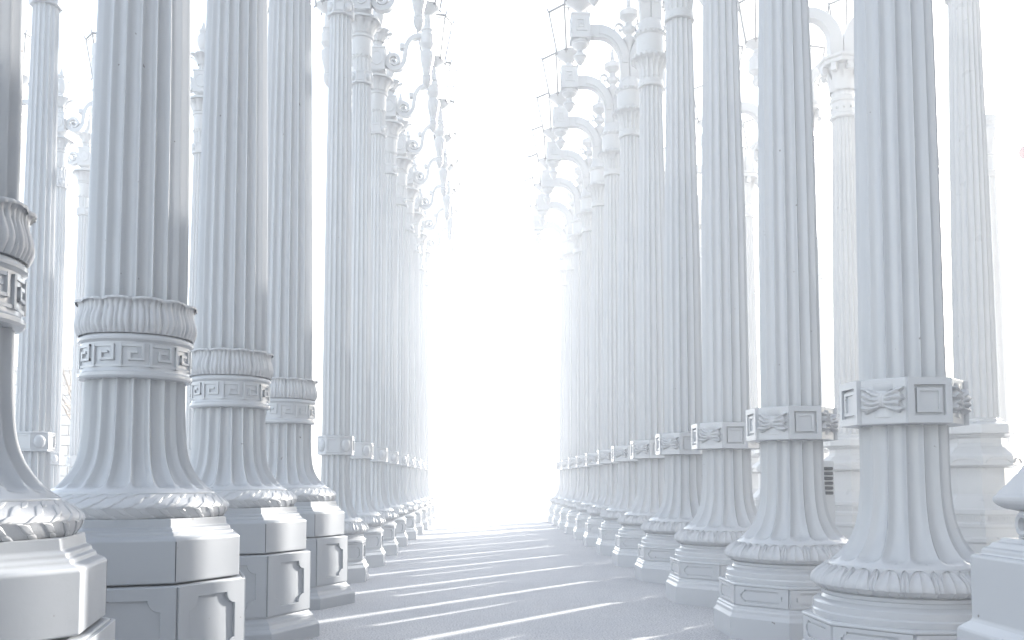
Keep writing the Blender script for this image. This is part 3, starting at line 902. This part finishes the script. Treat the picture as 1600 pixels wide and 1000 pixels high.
# posts beyond, seen between the columns
for (x, y, sc, lab) in ((-4.90, 9.9, (1.12, 1.12, 1.03), 'scroll-armed lamp post standing just behind the sunlit leaf crown'),
                        (-4.43, 13.94, 1.0, 'scroll-armed lamp top seen in the slit between the two biggest columns'),
                        (-7.43, 15.64, 1.0, 'thin scroll-armed lamp post seen beside the pale block wall and bare twigs'),
                        (-7.70, 17.30, 1.0, 'small far scroll-armed lamp post partly behind the big meander-collared column')):
    o = place(protoCf, usedC, (x, y, 0))
    o.scale = sc if isinstance(sc, tuple) else (sc, sc, sc)
    tag(o, lab, 'lamp post', 'scroll-armed lamp posts beyond the columns')
protoT = lamp_T(); usedT = set()
TL = ['slim lamp with flat bell capital next to the wire and pink globe',
      'slim lamp with bell capital peeping beside the first bow-collared post',
      'slim lamp hidden behind the first bow-collared post, its shadow thin on the floor',
      'slim lamp in the slit between an octagonal-pedestal lamp and the second bow-collared post',
      'slim lamp just behind the second bow-collared post',
      'slim lamp behind the second bow-collared post, towards the third',
      'slim lamp in the gap before the third bow-collared post',
      'slim far lamp behind the third bow-collared post']
for k, lab in enumerate(TL):
    o = place(protoT, usedT, (7.53, 13.02 + PITCH * k, 0))
    o.scale = (1.75, 1.75, 0.914)
    tag(o, lab, 'lamp post', 'slim lamps with bell capitals')
for (x, y, sc, lab) in ((-5.35, 12.4, 1.0, 'bell-topped slim lamp half hidden behind the big meander-collared column'),
                        (12.6, 21.1, 0.947, 'slim far lamp with low bell capital at the photo edge')):
    o = place(protoT, usedT, (x, y, 0))
    o.scale = (1.1, 1.1, sc)
    tag(o, lab, 'lamp post', 'slim lamps with bell capitals')

protoQ = lamp_Q(); usedQ = set()
QL = {4: 'lamp post on stacked octagonal pedestal between the first bow-collared post and the square pedestal',
      5: 'octagonal-pedestal lamp post almost hidden behind the first bow-collared post',
      6: 'octagonal-pedestal lamp post showing its arched arm between the first two bow-collared posts',
      7: 'octagonal-pedestal lamp post hidden behind the second bow-collared post, its arm showing',
      8: 'octagonal-pedestal lamp post behind the second bow-collared post, hardly seen',
      9: 'octagonal-pedestal lamp post in the gap between second and third bow-collared posts',
      10: 'octagonal-pedestal lamp post behind the third bow-collared post, hardly seen',
      11: 'far octagonal-pedestal lamp post in the gap past the third bow-collared post',
      12: 'farthest octagonal-pedestal lamp post, behind the fourth bow-collared post'}
for n in range(4, 13):
    o = place(protoQ, usedQ, (5.434, row_y(n), 0))
    tag(o, QL[n], 'lamp post', 'lamp posts on stacked octagonal pedestals')

# ------------------------------------------------------------------ the rows go on beside and behind the viewer and shade the floor there
def lean_copy(o, loc, rz=0.0):
    """the post with its large parts only"""
    c = o.copy(); COL.objects.link(c)
    c.location = loc; c.rotation_euler = (0, 0, rz); c.scale = (1, 1, 1)
    for ch in o.children:
        if ch.name.split('.')[0] not in ('lantern', 'arm', 'finial'):
            d = ch.copy(); COL.objects.link(d); d.parent = c
    return c
for n in range(-5, 0):
    q_ = ORD[n + 5]
    tag(lean_copy(protoRf, (XR, row_y(n), 0)), q_ + ' bow-collared lamp post from the rear, behind the viewer, out of the picture', 'lamp post', 'bow-collared lamp posts along the aisle')
    tag(lean_copy(protoG, (-1.765, row_y(n), 0), radians(18.5)), q_ + ' meander-collared column from the rear, behind the viewer, out of the picture', 'column', 'columns with meander collars and leaf crowns')
for n in range(-5, 4):
    tag(lean_copy(protoQ, (5.434, row_y(n), 0)), ORD[n + 5] + ' octagonal-pedestal lamp post from the rear, beside the viewer, out of the picture', 'lamp post', 'lamp posts on stacked octagonal pedestals')
for k in range(-8, 0):
    o = lean_copy(protoT, (7.53, 13.02 + PITCH * k, 0)); o.scale = (1.75, 1.75, 0.914)
    tag(o, ORD[k + 8] + ' slim lamp from the rear, beside the viewer, out of the picture', 'lamp post', 'slim lamps with bell capitals')

# ------------------------------------------------------------------ unseen dark block added beside and behind the viewer to darken the near columns
bd = root('shade_building', (12.0, 9.0, 0))
tag(bd, 'unseen dark block added beside the lamp rows to shade them, out of the picture', 'shade_building')
BX, BL, BH = 26.0, 52.0, 17.0
obj('wall', MB().box(0.12, BX, -BL, 0, -0.05, BH).mesh('wall', SHADE_STONE), bd)
wp = MB().box(-0.02, 0.11, 0.08, 3.02, 0.6, 3.6).mesh('window', DARKM)
wf = MB().box(-0.06, 0.10, -0.02, 0.06, 0.5, 3.7).box(-0.06, 0.10, 3.04, 3.12, 0.5, 3.7).box(-0.06, 0.10, 0.06, 3.04, 3.62, 3.7).box(-0.06, 0.10, 0.06, 3.04, 0.5, 0.58).mesh('window_frame', SHADE_STONE)
for r in range(4):
    for k in range(13):
        w_ = obj('window', wp, bd, (0, -3.9 - k * 3.9, r * 4.1))
        obj('window_frame', wf, w_)
obj('parapet', MB().box(-0.1, BX + 0.1, -BL - 0.1, 0.1, BH + 0.003, BH + 0.5).mesh('parapet', SHADE_STONE, 0.03), bd)

# ------------------------------------------------------------------ pale block wall and bare tree
wall = root('block_wall', (-16.0, 27.0, 0))
tag(wall, 'pale block wall glimpsed between the cut-off column and the big column', 'wall')
bw_, bh_ = 0.62, 0.30
blk = [MB().box(0, bw_ - 0.025, -0.05 - d, 0.1, 0, bh_ - 0.025).mesh('block', WALLM, 0.012) for d in (0.0, 0.012, 0.024)]
core = MB().box(-3.0, 6.2, 0.06, 0.40, 0, 4.34).mesh('wall_core', WALLM)
obj('wall_core', core, wall)
for r in range(14):
    for k in range(9):
        obj('block', blk[(r * 5 + k * 3 + (r * k) % 4) % 3], wall, (0.0 + k * bw_ + (0.31 if r % 2 else 0), 0, 0.02 + r * bh_))
obj('coping', MB().box(-3.1, 6.3, -0.10, 0.45, 4.342, 4.46).mesh('coping', WALLM, 0.02), wall)

tree = root('bare_tree', (-10.2, 23.2, 0))
tag(tree, 'bare twiggy tree standing in front of the pale block wall', 'tree')
tb = MB()
trunk_top = Vector((0.1, 0, 2.6))
tb.tube([(0, 0, -0.1), (0.03, 0, 0.8), (0.02, 0.02, 1.7), trunk_top], [0.13, 0.10, 0.085, 0.07], 8)
obj('trunk', tb.mesh('trunk', BARK), tree)
tw = MB()
def twig(p, d, L, r, depth):
    pts = [p]; q = Vector(p); dd = Vector(d)
    for i in range(4):
        dd = (dd + Vector((random.uniform(-.25, .25), random.uniform(-.25, .25), random.uniform(-.1, .25)))).normalized()
        q = q + dd * L / 4; pts.append(q.copy())
    tw.tube(pts, [r, r * .85, r * .7, r * .55, r * .4], 4)
    if depth:
        for k in range(3 if depth > 1 else 4):
            a = random.choice(pts[1:])
            nd_ = (dd + Vector((random.uniform(-1, 1), random.uniform(-1, 1), random.uniform(-.3, .8)))).normalized()
            twig(a, nd_, L * 0.62, r * 0.5, depth - 1)
for k in range(7):
    a = k * 2 * pi / 7
    twig(trunk_top - Vector((0, 0, 0.25 * (k % 3))), Vector((cos(a) * 0.7, sin(a) * 0.7, 0.7)), 2.0, 0.035, 3)
ob = obj('crown', tw.mesh('crown', BARK), tree)

# ------------------------------------------------------------------ louvred box far behind the second bow-collared post
lv = root('louvred_box', (3.69, 9.5, 0))
tag(lv, 'small pale box with dark louvre slats, between the second bow-collared post and an octagonal pedestal', 'vent')
obj('body', MB().box(-0.075, 0.075, 0.0, 0.15, 0, 1.28).mesh('body', PAINT_FAR, 0.01), lv)
sm = MB().box(-0.05, 0.05, -0.02, 0.008, -0.014, 0.014).mesh('slat', DARKM, 0.004)
for k in range(6):
    s_ = obj('slat', sm, lv, (0, -0.006, 0.93 + k * 0.052))
    s_.rotation_euler = (radians(-25), 0, 0)

# ------------------------------------------------------------------ street light with a pink globe at the photo edge
st = root('street_light', (12.87, 20.2, 0))
tag(st, 'dull pink globe and thin wire arm of a street light at the photo edge', 'street light')
obj('pole', MB().lathe([(0.12, 0), (0.10, 0.4), (0.07, 8.0), (0.05, 9.2)], 12).mesh('pole', PAINT_FAR), st)
obj('arm', MB().tube([(0, 0, 8.35), (-0.4, 0, 8.36), (-0.75, 0, 8.32)], 0.018, 6).mesh('arm', DARKM), st)
obj('globe', MB().lathe(sphere_prof(0.16, 8.76, 12), 20).mesh('globe', PINK), st, (-0.16, 0, 0))
obj('bracket', MB().box(-0.2, 0.02, -0.02, 0.02, 8.54, 8.61).mesh('bracket', PAINT_FAR, 0.004), st)

# ------------------------------------------------------------------ dry leaves at the foot of the second post
lf = MB()
for k in range(16):
    a = random.uniform(0, 2 * pi); rr = random.uniform(0, 0.055)
    cx, cy, cz = rr * cos(a), rr * sin(a), 0.006 + random.uniform(0, 0.03)
    q = random.uniform(0, pi); L = random.uniform(0.018, 0.035)
    u = Vector((cos(q), sin(q), random.uniform(-.4, .6))) * L; w = Vector((-sin(q), cos(q), random.uniform(-.5, .5))) * L * 0.5
    c0 = Vector((cx, cy, cz)); up_ = Vector((0, 0, 0.008))
    lf.add([c0 - u, c0 + w, c0 + u, c0 - w, c0 + up_], [(0, 1, 4), (1, 2, 4), (2, 3, 4), (3, 0, 4)])
tag(obj('dry_leaves', lf.mesh('dry_leaves', LEAFM, 0, 0), None, (1.80, 5.55, 0)), 'small clump of dry brown leaves on the floor by the second bow-collared post', 'leaves', kind='stuff')

# ------------------------------------------------------------------ haze
hz, t, b = new_mat('haze_air')
t.nodes.remove(b)
pv = nd(t, 'ShaderNodeVolumePrincipled')
pv.inputs['Color'].default_value = (0.97, 0.98, 1.0, 1)
pv.inputs['Density'].default_value = 0.0098
pv.inputs['Anisotropy'].default_value = 0.2
t.links.new(pv.outputs[0], t.nodes['Material Output'].inputs['Volume'])
hb = MB().box(-95, 95, -35, 155, -1.0, 9.35)
ho = obj('haze', hb.mesh('haze', hz, 0, 0))
tag(ho, 'bright white haze filling the far end of the aisle', kind='stuff')
